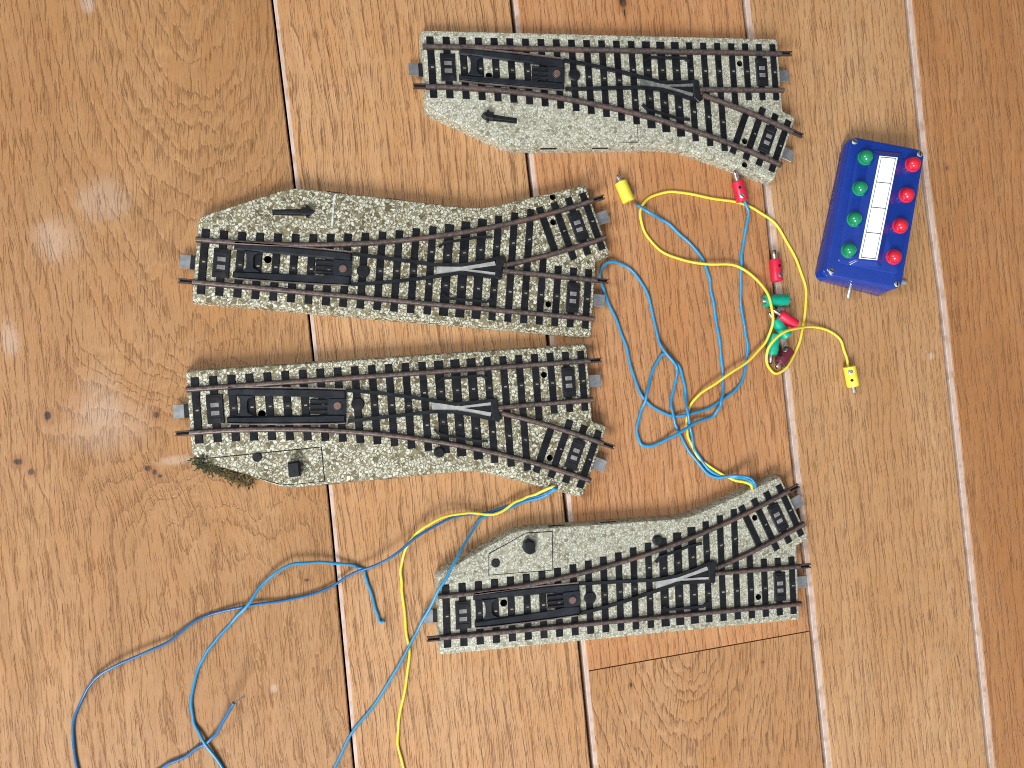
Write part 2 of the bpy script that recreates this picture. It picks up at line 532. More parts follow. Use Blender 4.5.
SLIT = [(.4, .5)] * 5 + [(.8, 1.15)] * 7      # dark slit left and right of each measured line
ys = [-760 + 20 * i for i in range(78)]
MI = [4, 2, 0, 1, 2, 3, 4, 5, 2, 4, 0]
for i in range(NP):
    L = shift(lerp_rows(lines[i], ys), GAPW[i])
    R = shift(lerp_rows(lines[i + 1], ys), -SLIT[i + 1][0])
    if i == 5:                                     # this board meets the next one end to end
        j0, j1 = at(585.5, 671.5), at(808, 631.5)
        k = (j1.y - j0.y) / (j1.x - j0.x)

        def cut(line, off, keep_low):
            ln = [p for p in line]
            a = None
            for p, q_ in zip(ln, ln[1:]):
                fp = p.y - (j0.y + (p.x - j0.x) * k) - off
                fq = q_.y - (j0.y + (q_.x - j0.x) * k) - off
                if fp <= 0 < fq:
                    t = -fp / (fq - fp)
                    a = p + (q_ - p) * t
            low = [p for p in ln if p.y - (j0.y + (p.x - j0.x) * k) - off < -0.01]
            high = [p for p in ln if p.y - (j0.y + (p.x - j0.x) * k) - off > 0.01]
            return low + [a] if keep_low else [a] + high

        def even(a, b, n):
            def rs(line):
                d = [0.0]
                for p, q_ in zip(line, line[1:]):
                    d.append(d[-1] + (q_ - p).length)
                res = []
                for s_ in range(n + 1):
                    T = d[-1] * s_ / n
                    for m_ in range(len(line) - 1):
                        if d[m_] <= T <= d[m_ + 1] + 1e-9:
                            res.append(line[m_] + (line[m_ + 1] - line[m_]) * ((T - d[m_]) / max(1e-9, d[m_ + 1] - d[m_])))
                            break
                return res
            return rs(a), rs(b)
        plank(bm, *even(cut(L, -0.3, True), cut(R, -0.3, True), 40), 6)
        plank(bm, *even(cut(L, 0.3, False), cut(R, 0.3, False), 60), 3)
    else:
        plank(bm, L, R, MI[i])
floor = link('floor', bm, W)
tag(floor, 'wide oak floorboards with open seams', 'floor', kind='structure')
# the tongues of the boards, pale raw wood a little below the surface, and the dark slit beside them
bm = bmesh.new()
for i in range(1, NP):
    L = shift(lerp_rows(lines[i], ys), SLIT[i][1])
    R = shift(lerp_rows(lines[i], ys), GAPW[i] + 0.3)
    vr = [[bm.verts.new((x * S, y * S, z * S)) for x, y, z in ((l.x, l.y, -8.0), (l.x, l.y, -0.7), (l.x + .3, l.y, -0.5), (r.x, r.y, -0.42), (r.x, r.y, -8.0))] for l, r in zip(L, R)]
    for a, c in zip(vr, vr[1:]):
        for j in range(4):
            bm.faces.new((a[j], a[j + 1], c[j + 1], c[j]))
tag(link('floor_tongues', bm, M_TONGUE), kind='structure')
bm = bmesh.new()
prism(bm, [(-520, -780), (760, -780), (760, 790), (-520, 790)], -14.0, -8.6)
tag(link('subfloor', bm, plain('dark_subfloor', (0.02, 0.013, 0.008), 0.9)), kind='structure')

# ------------------------------------------------------------------ track turnouts
R0, ANG, GH, TL = 437.4, math.radians(24.28), 9.25, 28.4
ZB, ZT = 7.1, 7.5


def yc(x):
    return -(R0 - math.sqrt(R0 * R0 - x * x))


def arc(a, off=0.0):
    return ((R0 + off) * math.sin(a), -R0 + (R0 + off) * math.cos(a))


END = Vector(arc(ANG))
TD = Vector((math.cos(ANG), -math.sin(ANG)))
ND = Vector((math.sin(ANG), math.cos(ANG)))


def dv(along_back, off):
    """Point on the last stretch of the diverging track: mm back from its end, mm to its inner side."""
    p = END - TD * along_back + ND * off
    return (p.x, p.y)


OUT = [(-0.4, 18.0, 1.5), (180.4, 18.0, 1.5), (180.4, -18.9, .6), (187.6, -22.1, 1.5), (172.5, -55.4, 1.5), (122.5, -37.7, 9), (41.5, -37.6, 4), (35.5, -36.6, 3), (2.2, -20.9, 1.5), (-0.4, -18.9, 1.2)]


def offset_round(d, seg=5):
    n = len(OUT)
    P = [Vector(p[:2]) for p in OUT]
    Q = []
    for i in range(n):
        a, b, c = P[i - 1], P[i], P[(i + 1) % n]
        e1, e2 = (b - a).normalized(), (c - b).normalized()
        n1, n2 = Vector((e1.y, -e1.x)), Vector((e2.y, -e2.x))   # clockwise outline: inward normals
        k = n1 + n2
        Q.append(b + k * (d / (1 + n1.dot(n2))))
    out = []
    for i in range(n):
        a, b, c = Q[i - 1], Q[i], Q[(i + 1) % n]
        r = OUT[i][2]
        e1, e2 = (a - b).normalized(), (c - b).normalized()
        L = min(r, (a - b).length * .45, (c - b).length * .45)
        for k in range(seg + 1):
            t = k / seg
            out.append((b + e1 * L) * (1 - t) ** 2 + b * 2 * t * (1 - t) + (b + e2 * L) * t * t)
    return out


HOLES = [(157.7, 4.2, 1.5), (157.4, -34.7, 1.5), (156.4, -46.6, 1.5), (30.3, -3.7, 1.7)]
RAILP = [(-1.3, 7.2), (-1.22, 7.7), (-0.95, 8.75), (-0.6, 9.0), (0.6, 9.0), (0.95, 8.75), (1.22, 7.7), (1.3, 7.2)]


def turnout(hand, pose, label, coarse, kind, knob_rot=0.0, blade_pos=0):
    s = 1.0 if hand == 'R' else -1.0
    X, Y, th = pose
    root = thing('track_turnout', (X, Y, 0), math.radians(th), label, 'track turnout', 'track turnouts on the floor')

    def F(p):
        return (p[0], p[1] * s)

    def FL(ps):
        ps = [F(p) for p in ps]
        return ps if s > 0 else list(reversed(ps))

    def part(name, build, mats, parent=None, smooth=None):
        b = bmesh.new()
        build(b)
        return link(name, b, mats, parent or root, smooth)

    # ---- ballast bed: stamped shell with sloping rounded sides and real holes in its top
    def bed(b):
        prof = [(0.0, 0.0), (0.0, 0.9), (0.55, 5.4), (0.8, 6.4), (1.2, 6.95), (1.8, ZB)]
        rings = [[b.verts.new((p[0] * S, p[1] * s * S, z * S)) for p in offset_round(d)] for d, z in prof]
        n = len(rings[0])
        for a, c in zip(rings, rings[1:]):
            for i in range(n):
                b.faces.new((a[i - 1], a[i], c[i], c[i - 1]))
        top = rings[-1]
        loops = [[v.co.copy() for v in top]]
        allv = list(top)
        for hx, hy, hr in (HOLES if kind == 'lever' else HOLES[:2] + HOLES[3:]):
            ring = [b.verts.new((p[0] * S, p[1] * s * S, ZB * S)) for p in circ(hx, hy, hr, 14)]
            low = [b.verts.new((v.co.x, v.co.y, 1.0 * S)) for v in ring]
            for i in range(14):
                b.faces.new((ring[i - 1], ring[i], low[i], low[i - 1])).material_index = 1
            b.faces.new(low).material_index = 1
            loops.append([v.co.copy() for v in ring])
            allv += ring
        for t in tessellate_polygon(loops):
            try:
                b.faces.new([allv[i] for i in t])
            except ValueError:
                pass
    part('ballast_bed', bed, [M['bed_coarse' if coarse else 'bed_fine'], M['dark']], smooth=35)

    # ---- sleepers, each with the little stud contact in its middle
    def stud(parent, x, y, ang, w=1.0):
        ca, sa = math.cos(ang), math.sin(ang)

        def st(b):
            prism(b, FL(box_pts(x, y, 3.0, 2.6, ang)), ZT - .3, ZT + .05, 0, 1)
            o = 0.25
            prism(b, FL(box_pts(x + o * ca, y + o * sa, 1.3 * w, 0.7, ang)), ZT - .3, ZT + .22, .1, 0)
        part('stud_contact', st, [M['contact'], M['dark']], parent)

    for k in range(1, 25):
        x = 3.75 + 7.5 * (k - 1)
        y1_ = TL / 2
        y0_ = -TL / 2 if k >= 22 else (-16.8 if k == 21 else yc(x) - TL / 2 - (0.25 if k > 12 else 0))
        w = 4.2 if 15 <= k <= 17 else 3.35
        sl = part('sleeper', lambda b: prism(b, FL(box_pts(x, (y0_ + y1_) / 2, w, y1_ - y0_)), ZB - 1, ZT, .25), M['sleeper'])
        if k in (2, 23):
            continue
        if k <= 13 and k not in (9, 10):
            stud(sl, x, yc(x) * .5, 0)
        if k == 14:
            stud(sl, x, -14.6, 0)
        if k >= 14:
            stud(sl, x, 0.1 if k < 24 else 0, 0)
        if 15 <= k <= 20:
            stud(sl, x, yc(x), -math.asin(x / R0))
    for j in range(1, 5):
        back = 3.75 + 7.5 * (j - 1)
        inner = TL / 2 if j < 4 else 9.5
        c = dv(back, (inner - TL / 2) / 2)
        sl = part('sleeper', lambda b: prism(b, FL(box_pts(c[0], c[1], 3.35, inner + TL / 2, -ANG)), ZB - 1, ZT + .06 * j, .25), M['sleeper'])
        if j != 2:
            q_ = dv(back, 0)
            stud(sl, q_[0], q_[1], -ANG)

    # ---- raised contact blocks near each of the three ends
    def block(x, y, ang, lx, ly):
        ca, sa = math.cos(ang), math.sin(ang)

        def bl(b):
            prism(b, FL(box_pts(x, y, lx, ly, ang)), ZB, 8.0, .25)
            for e in (-1, 1):
                prism(b, FL(box_pts(x - e * ly * .36 * sa, y + e * ly * .36 * ca, lx * .72, 1.6, ang)), 7.9, 8.25, .15)
        o = part('contact_block', bl, M['black'])
        for e in (-1, 1):
            px, py = x - e * 1.75 * sa, y + e * 1.75 * ca
            part('contact_plate', lambda b: prism(b, FL(box_pts(px, py, lx * .5, 1.9, ang)), 7.9, 8.1, .08), M['contact'], o)
    block(11.25, 0, 0, 6.9, 12.6)
    block(169.2, 0, 0, 6.2, 14.0)
    q_ = dv(11.25, 0)
    block(q_[0], q_[1], -ANG, 6.2, 14.0)

    # ---- rails
    def tongue(b, p, t):
        """Hollow rail end that sticks out 6 mm: two thin cheeks and the dark slot between them."""
        p, t = Vector(p), Vector(t).normalized()
        nn = Vector((-t.y, t.x))
        for e in (-1, 1):
            a = p + nn * (.78 * e)
            sweep(b, FL([a - t * .5, a + t * 5.6]) if s > 0 else [F(a - t * .5), F(a + t * 5.6)], [(-.36, 7.35), (-.3, 8.8), (.3, 8.8), (.36, 7.35)])
        sweep(b, [F(p - t * .5), F(p + t * 5.3)], [(-.5, 7.4), (-.5, 7.75), (.5, 7.75), (.5, 7.4)], mi=1)

    def rail(path, t0=False, t1=False, mats=None):
        def rb(b):
            sweep(b, [F(p) for p in path], RAILP)
            if t0:
                tongue(b, path[0], Vector(path[0]) - Vector(path[1]))
            if t1:
                tongue(b, path[-1], Vector(path[-1]) - Vector(path[-2]))
        o = part('rail', rb, [M['rail'], M['dark'], M['rail_head']], smooth=50)
        for f in o.data.polygons:
            if f.normal.z > .95 and f.center.z > 8.95 * S:
                f.material_index = 2
    RH = hand == 'R'
    rail([(0.2, GH), (60, GH), (120, GH), (180.3, GH)], t0=not RH, t1=RH)
    rail([arc(ANG * i / 24, -GH) if i else (0.2, -GH) for i in range(25)], t0=RH, t1=not RH)
    rail([(134.6, -GH), (160, -GH), (180.3, -GH)], t1=not RH)
    a0 = math.asin(136.0 / (R0 + GH))
    rail([arc(a0 + (ANG - a0) * i / 8, GH) for i in range(9)], t1=RH)

    # ---- closure rails, check rails, frog
    thin = [(-.85, 7.4), (-.75, 8.75), (.75, 8.75), (.85, 7.4)]
    part('closure_rail', lambda b: sweep(b, [F(p) for p in ((66.5, -9.9), (85, -9.3), (104, -8.7), (115, -9.7), (124, -12.0), (132.5, -14.9))], thin), M['black'])
    part('closure_rail', lambda b: sweep(b, [F(p) for p in [(66.5, 3.9)] + [(x, yc(x) + 9.1) for x in (76, 86, 96, 104)] + [(115, -6.2), (132.5, -5.8)]], thin), M['black'])
    part('check_rail', lambda b: sweep(b, [F(p) for p in ((107.5, 4.4), (110, 6.0), (128, 6.0), (130.5, 4.4))], [(-.6, 7.3), (-.55, 8.6), (.55, 8.6), (.6, 7.3)]), M['black'])
    part('check_rail', lambda b: sweep(b, [F(p) for p in [(104.5, yc(104.5) - 4.2)] + [(x, yc(x) - 6.1) for x in (107, 112, 117, 122)] + [(128.5, yc(128.5) - 5.0)]], [(-.6, 7.3), (-.55, 8.6), (.55, 8.6), (.6, 7.3)]), M['black'])

    def frog(b):
        zf = 8.35
        prism(b, FL([(104.2, -8.25), (104.2, -4.5), (111, -5.9), (117.5, -7.25), (131.2, -6.6), (131.2, -7.95), (118.5, -8.2), (131.2, -11.3), (130.6, -13.1), (115.5, -9.0), (110, -8.45)][::-1]), 7.3, zf, 0)
    part('frog', frog, M['zinc' if coarse else ('zinc_dull' if kind == 'lever' else 'zinc')])

    def nose(b):
        prism(b, FL([(131.2, -5.6), (133.6, -4.6), (134.6, -5.6), (134.4, -10.4), (135.9, -14.4), (133.8, -16.0), (131.2, -13.6)]), 7.2, 8.9, .25)
        prism(b, FL([(119.5, -8.25), (131.2, -8.0), (131.2, -11.2)]), 7.2, 7.9, 0)
    part('frog_nose', nose, M['black'])

    # ---- swinging switch blade: two wide bars, a cross piece, a slotted heel with a rivet
    a_ = math.radians(-4.9 if blade_pos == 0 else -1.6)
    piv = Vector((62.8, -2.9))

    def B(x, y):
        d = Vector((x, y)) - Vector((62.8, 0))
        return (piv.x + d.x * math.cos(a_) - d.y * math.sin(a_), piv.y + d.x * math.sin(a_) + d.y * math.cos(a_))
    zt = 8.85

    def bar(b):
        up = [(16.2, 7.5), (24, 7.75), (40, 7.75), (55, 7.6), (66.3, 7.3), (66.3, 3.1), (58, 3.2), (54, 3.9), (26, 4.3), (16.2, 4.6)]
        lo = [(16.2, -7.5), (24, -7.75), (40, -7.75), (55, -7.6), (66.3, -7.3), (66.3, -3.6), (58, -3.6), (54, -3.9), (26, -4.5), (16.2, -4.7)]
        prism(b, FL([B(*p) for p in up[::-1]]), 7.6, zt, .75)
        prism(b, FL([B(*p) for p in lo]), 7.6, zt, .75)
        prism(b, FL([B(*p) for p in ((20.2, -4.6), (27.0, -4.5), (25.0, -3.4), (24.5, -2.0), (24.5, 1.8), (25.0, 3.2), (27.0, 4.3), (20.2, 4.6), (21.4, 3.0), (21.6, 0), (21.4, -3.0))]), 7.6, zt - .1, .2)
        prism(b, FL([B(*p) for p in ((58.3, -3.7), (66.3, -3.7), (66.3, 3.2), (58.3, 3.2))]), 7.6, zt - .05, .1)
        for yy in (2.4, .1, -2.3):
            prism(b, FL([B(*p) for p in ((50.6, yy - .45), (58.6, yy - .45), (58.6, yy + .45), (50.6, yy + .45))]), 7.6, zt - .35, .1)
    bl_ = part('switch_blade', bar, M['blade'])

    def edge(b, pts, w):
        sweep(b, [F(B(*p)) for p in pts], [(-w, 8.2), (-w, 9.0), (w, 9.0), (w, 8.2)])
    part('blade_edge', lambda b: edge(b, ((16.4, 7.75), (24, 8.0), (40, 8.0), (55, 7.85), (66.0, 7.55)), .28), M['rail_edge'], bl_)
    part('blade_edge', lambda b: edge(b, ((16.4, -7.75), (24, -8.0), (40, -8.0), (55, -7.85), (66.0, -7.55)), .28), M['rail_edge'], bl_)

    def rivet(b):
        c = B(62.6, .2)
        prism(b, FL(circ(c[0], c[1], 2.35, 22)), 8.0, 9.0, .3, 1)
        prism(b, FL(circ(c[0], c[1], 1.85, 22)), 8.0, 9.12, .3, 0)
    part('rivet', rivet, [M['copper'], M['blade']], bl_)
    part('blade_slot', lambda b: prism(b, FL([B(*p) for p in ((50.8, -3.5), (58.2, -3.5), (58.2, 3.1), (50.8, 3.1))]), 7.4, 7.7), M['dark'], bl_)
    # round bump of the blade bearing on the next sleeper
    part('bearing', lambda b: prism(b, FL(circ(71.5, -2.7, 2.9, 22)), 7.2, 8.0, .4), M['black'])

    # ---- centre connector tabs
    def tab(p, t, w):
        p, t = Vector(p), Vector(t)
        ang = math.atan2(t.y, t.x)

        def tb(b):
            c = p + t * 4.3
            prism(b, FL(box_pts(c.x, c.y, 4.6, w, ang)), 3.4, 4.0, .15, 0)
            c = p + t * 1.0
            prism(b, FL(box_pts(c.x, c.y, 2.4, w, ang)), 3.2, 3.9, .1, 1)
        part('connector_tab', tb, [M['steel'], M['black']])
    tab((0, 0.2), (-1, 0), 6.0)

    def tabr(p, t, w):
        p, t = Vector(p), Vector(t)
        ang = math.atan2(t.y, t.x)
        c = p + t * 3.2
        part('connector_tab', lambda b: prism(b, FL(box_pts(c.x, c.y, 6.2, w, ang)), 3.4, 4.1, .2), M['steel'])
    tabr((180, -.4), (1, 0), 6.0)
    tabr(dv(0, -.6), TD, 6.0)

    # ---- dark tool slits low in the long edge
    for xs in (57, 82.5):
        part('slit', lambda b: prism(b, FL(box_pts(xs, -36.9, 8.0, 0.7)), 3.2, 5.7), M['dark'])

    # ---- what moves the points
    bedm = M['bed_coarse' if coarse else 'bed_fine']
    if kind == 'lever':
        hx, hy, tx, ty = blade_lever
        hv, tv = Vector((hx, hy)), Vector((tx, ty))
        d = (tv - hv).normalized()
        nn = Vector((-d.y, d.x))

        def plate(b):
            pts = [(33, -20.2), (45.5, -19.6), (48.2, -22.5), (48.0, -27.0), (45.0, -29.2), (33.5, -29.4), (31.5, -27), (31.3, -22.5)]
            prism(b, FL(pts[::-1]), ZB - .5, ZB + .12, .1, 0)
        pl = part('lever_plate', plate, bedm)

        def lev(b):
            q0 = hv + d * 3.2
            prism(b, FL([q0 + nn * .9, tv + nn * .65, tv - nn * .65, q0 - nn * .9]), 7.2, 8.3, .3)
            prism(b, FL([hv - d * 1.8 + nn * .2, hv + nn * 1.5, hv + d * 3.6 + nn * 1.6, hv + d * 3.6 - nn * 1.6, hv - nn * 1.5, hv - d * 1.8 - nn * .2]), 7.2, 10.5, .5)
            prism(b, FL([hv + d * .6 + nn * 3.0, hv + d * 1.7 + nn * 3.0, hv + d * 1.7 - nn * 2.6, hv + d * .6 - nn * 2.6]), 7.3, 9.0, .3)
        part('lever', lev, M['black'])
        part('lever_slot', lambda b: prism(b, FL([hv + d * 2 + nn * 1.5, tv + d * 1.2 + nn * 1.3, tv + d * 1.2 - nn * 1.3, hv + d * 2 - nn * 1.5]), ZB - .4, ZB + .2), M['dark'])
        if not coarse:
            part('cover_seam', lambda b: (prism(b, FL(box_pts(101.4, -30.5, .25, 8)), ZB - .4, ZB + .05), prism(b, FL(box_pts(97, -35.0, 8, .25)), ZB - .4, ZB + .05)), M['dark'])
    else:
        if coarse:
            pts = [(1.6, -20.7), (54.5, -20.1), (54.9, -35.6), (40, -35.7), (35, -34.9)]
        else:
            pts = [(23.6, -16.8), (54.3, -16.8), (54.6, -35.1), (42.2, -35.2), (24.0, -27.0)]

        def cover(b):
            cx_, cy_ = sum(p[0] for p in pts) / 5, sum(p[1] for p in pts) / 5
            prism(b, FL(pts[::-1]), ZB - .5, ZB + .06, 0, 1)
            ins_ = [(p[0] + (.35 if p[0] < cx_ else -.35), p[1] + (.35 if p[1] < cy_ else -.35)) for p in pts]
            prism(b, FL(ins_[::-1]), ZB - .5, ZB + .22, .1, 0)
        cv = part('drive_cover', cover, [bedm, M['dark']])

        def screw(b):
            prism(b, FL(circ(27.0, -22.3, 2.0, 20)), ZB, ZB + .9, .25, 0)
            prism(b, FL(box_pts(27.0, -22.3, 3.8, .55, .8)), ZB + .5, ZB + .93, 0, 1)
        part('screw', screw, [M['black'], M['dark']], cv)

        def knob(b):
            c_ = (42.4, -28.6)
            if coarse:
                prism(b, FL(box_pts(c_[0], c_[1], 4.9, 6.6, .05)), ZB, 12.5, .7)
                prism(b, FL(circ(c_[0] - .2, c_[1] - 1.2, .7, 10)), 12.3, 12.7, .15)
            else:
                prism(b, FL([(40.2, -31.4), (42.6, -32.6), (45.2, -31.2), (45.6, -26.6), (44.4, -25.8), (42.5, -25.5), (40.6, -26.6), (39.7, -28.6)]), ZB, 10.6, .8)
        part('turning_knob', knob, M['black'])

        def cap(b):
            prism(b, FL(circ(106.0, -27.3, 2.5, 22)), ZB - .3, ZB + 1.6, .7)
        part('cap', cap, M['black'])
    if kind == 'lever' and coarse:
        part('paint_line', lambda b: prism(b, FL([(56.0, -35.0), (56.9, -35.0), (56.8, -28), (56.7, -20.6), (55.9, -20.6), (56.1, -28)]), ZB - .3, ZB + .05), M['whitepaint'])
    return root


blade_lever = (27.0, -22.9, 40.8, -24.6)
turnout('R', (30.9716, 153.735, 4.0215), 'pale fine-grained track turnout with a black lever, whose branch ends beside a red plug pin', False, 'lever')
blade_lever = (46.6, -26.4, 31.8, -24.7)
turnout('L', (-67.2955, 61.159, -3.8635), 'coarse-speckled track turnout with a short white paint line next to its black lever', True, 'lever', blade_pos=1)
turnout('R', (-69.3158, -3.5207, 4.5347), 'coarse-speckled track turnout with a square black knob and moss lying at its corner', True, 'knob')
turnout('L', (38.2734, -96.7338, 1.9891), 'pale fine-grained track turnout with a black knob, its own wires leading up to the plugs', False, 'knob', blade_pos=1)

# ------------------------------------------------------------------ control box
BX, BY, BTH, BW, BL, BH, BSL = 259.6, 96.7, -0.206, 38.7, 74.3, 12.3, 0.222
M['blue'] = plain('glossy_blue_plastic', (0.003, 0.031, 0.255), 0.16, var=0.05, spec=0.5, coat=0.5)
M['green_knob'] = plain('green_button', (0.004, 0.23, 0.095), 0.2, var=0.05, coat=0.4)
M['red_knob'] = plain('red_button', (0.60, 0.012, 0.035), 0.2, var=0.05, coat=0.4)
M['card'] = plain('white_card', (0.86, 0.90, 0.88), 0.5, var=0.02)
M['ink'] = plain('black_ink', (0.05, 0.06, 0.06), 0.6)
box = thing('control_box', (BX, BY, 0), BTH, 'blue plastic control box with green and red push buttons and a white label strip', 'control box')


def rrect(hx, hy, r, n=6, cx=0.0, cy=0.0):
    out = []
    for qx, qy, a in ((1, 1, 0), (-1, 1, 90), (-1, -1, 180), (1, -1, 270)):
        for k in range(n + 1):
            t = math.radians(a + 90 * k / n)
            out.append((cx + qx * (hx - r) + r * math.cos(t), cy + qy * (hy - r) + r * math.sin(t)))
    return out


def top_z(x, dz=0.0):
    return BH + BSL * x + dz


def stack(bm_, rings, mi=0, cap0=True):
    """rings: list of point lists with (x, y, z); skins them and caps the top (and bottom)."""
    vr = [[bm_.verts.new((p[0] * S, p[1] * S, p[2] * S)) for p in r] for r in rings]
    n_ = len(vr[0])
    for a, c in zip(vr, vr[1:]):
        for i in range(n_):
            bm_.faces.new((a[i - 1], a[i], c[i], c[i - 1])).material_index = mi
    bm_.faces.new(vr[-1]).material_index = mi
    if cap0:
        bm_.faces.new(list(reversed(vr[0]))).material_index = mi


def on_top(pts, dz, skew=False):
    if skew:                    # the label field sits a little askew on the lid
        pts = [(p[0] - .7 + (p[1] - 28) * .022, p[1] + (p[0] - .3) * .1) for p in pts]
    return [(p[0], p[1], top_z(p[0], dz)) for p in pts]


hx, hy = BW / 2, BL / 2


def foot(p):                     # the foot of the left wall runs a little askew
    return p[0] + (2.4 * (p[1] + hy) / (2 * hy) if p[0] < 0 else 0)


b = bmesh.new()
stack(b, [[(foot(p), p[1], 0.0) for p in rrect(hx + .7, hy + .7, 4)], [(foot(p), p[1], 0.8) for p in rrect(hx + 1.1, hy + 1.1, 4.2)],
          on_top(rrect(hx - .25, hy - .25, 4.2), -2.6), on_top(rrect(hx - .5, hy - .5, 4.0), -2.35)])
body = link('housing', b, M['blue'], box, 40)
b = bmesh.new()
stack(b, [on_top(rrect(hx - .7, hy - .7, 3.8), -2.5), on_top(rrect(hx - .35, hy - .35, 4.0), -2.1), on_top(rrect(hx - .5, hy - .5, 4.0), -.7), on_top(rrect(hx - .9, hy - .9, 3.8), -.2),
          on_top(rrect(hx - 1.6, hy - 1.6, 3.4), 0.0)])
# raised field carrying the buttons
stack(b, [on_top(rrect(hx - 4.0, hy - 7.2, 2.6, cx=.6), -.1), on_top(rrect(hx - 4.3, hy - 7.5, 2.4, cx=.6), .7), on_top(rrect(hx - 4.9, hy - 8.1, 2.2, cx=.6), 1.0)], cap0=False)
lid = link('lid', b, M['blue'], box, 40)
# sloping ridge under the label strip
cxr = 0.3
b = bmesh.new()
stack(b, [on_top(rrect(8.0, 30.2, 1.5, cx=cxr + .2, cy=1.4), .9, True), on_top(rrect(5.3, 28.2, 1.0, cx=cxr, cy=1.4), 2.75, True), on_top(rrect(4.9, 27.9, .9, cx=cxr, cy=1.4), 3.0, True)], cap0=False)
link('label_ridge', b, M['blue'], lid, 30)
b = bmesh.new()
stack(b, [on_top([(cxr - 4.45, -25.6), (cxr + 4.5, -25.6), (cxr + 4.5, 28.5), (cxr - 4.45, 28.5)], 2.9, True), on_top([(cxr - 4.4, -25.5), (cxr + 4.45, -25.5), (cxr + 4.45, 28.4), (cxr - 4.4, 28.4)], 3.15, True)])


def ink_line(x0, y0, x1, y1):
    stack(b, [on_top([(x0, y0), (x1, y0), (x1, y1), (x0, y1)], 3.16, True), on_top([(x0, y0), (x1, y0), (x1, y1), (x0, y1)], 3.19, True)], mi=1, cap0=False)


for xx in (cxr - 3.45, cxr + 3.5):
    ink_line(xx - .13, -25.0, xx + .13, 27.9)
for yy in (27.8, 14.6, 1.4, -11.8, -24.9):
    ink_line(cxr - 3.35, yy - .2, cxr + 3.4, yy + .2)
link('label_strip', b, [M['card'], M['ink']], box)
tilt = Matrix.Rotation(-math.atan(BSL), 4, 'Y')
for side, bx_, mat in (('green', -10.3, 'green_knob'), ('red', 12.6, 'red_knob')):
    for k in range(4):
        by_ = 26.4 - 16.28 * k + (1.2 if side == 'red' else 0)
        bxk = bx_ + (.5 - .45 * k if side == 'red' else 0)
        b = bmesh.new()
        lathe(b, [(0, 3.95), (.35, 3.9), (.5, 3.4), (1.6, 3.35), (2.6, 3.05), (3.4, 2.5), (3.95, 1.75), (4.25, .9), (4.35, .15)], 28, 'z')
        o = link('push_button', b, M[mat], box, 60)
        o.matrix_local = Matrix.Translation((bxk * S, by_ * S, top_z(bxk, .95) * S)) @ tilt
        tag(o, side + ' domed push button')
for sx_, sy_ in ((-1, -1), (1, -1), (-1, 1), (1, 1)):
    b = bmesh.new()
    lathe(b, [(-.4, 1.5), (.2, 1.5), (.4, 1.2), (.45, .2)], 18, 'z')
    v = prism(b, box_pts(0, 0, 2.4, .5, .7 + sx_), .3, .6, 0, 1)
    o = link('screw', b, [M['steel'], M['dark']], box, 40)
    px_, py_ = sx_ * (hx - 3.0), sy_ * (hy - 3.0)
    o.matrix_local = Matrix.Translation((px_ * S, py_ * S, top_z(px_, 0) * S)) @ tilt
# side plugs and sockets for chaining boxes
b = bmesh.new()
lathe(b, [(0, 1.15), (7.4, 1.15), (7.9, .8), (8.0, .1)], 14)
o = link('contact_pin', b, M['bright'], box, 40)
o.matrix_local = Matrix.Translation((-1.6 * S, (-hy + .6) * S, 4.6 * S)) @ Matrix.Rotation(math.radians(-93), 4, 'Z')
for lx_, ly_, lz_, rz_, ln_ in ((3.2, hy - 1.0, 4.6, 90, 3.4), (hx - .2, -30.0, 9.5, 0, 5.6)):
    b = bmesh.new()
    lathe(b, [(-1, 1.9), (ln_, 1.9), (ln_, 1.2), (.5, 1.1)], 16)
    o = link('socket', b, M['steel'], box, 40)
    o.matrix_local = Matrix.Translation((lx_ * S, ly_ * S, lz_ * S)) @ Matrix.Rotation(math.radians(rz_), 4, 'Z')

# ------------------------------------------------------------------ plugs
PCOL = {'yellow': plain('yellow_plug', (0.80, 0.69, 0.06), 0.34, var=0.05), 'red': plain('red_plug', (0.62, 0.014, 0.05), 0.34, var=0.06),
        'green': plain('green_plug', (0.0, 0.36, 0.23), 0.32, var=0.06), 'maroon': plain('maroon_plug', (0.12, 0.014, 0.028), 0.32, var=0.08)}


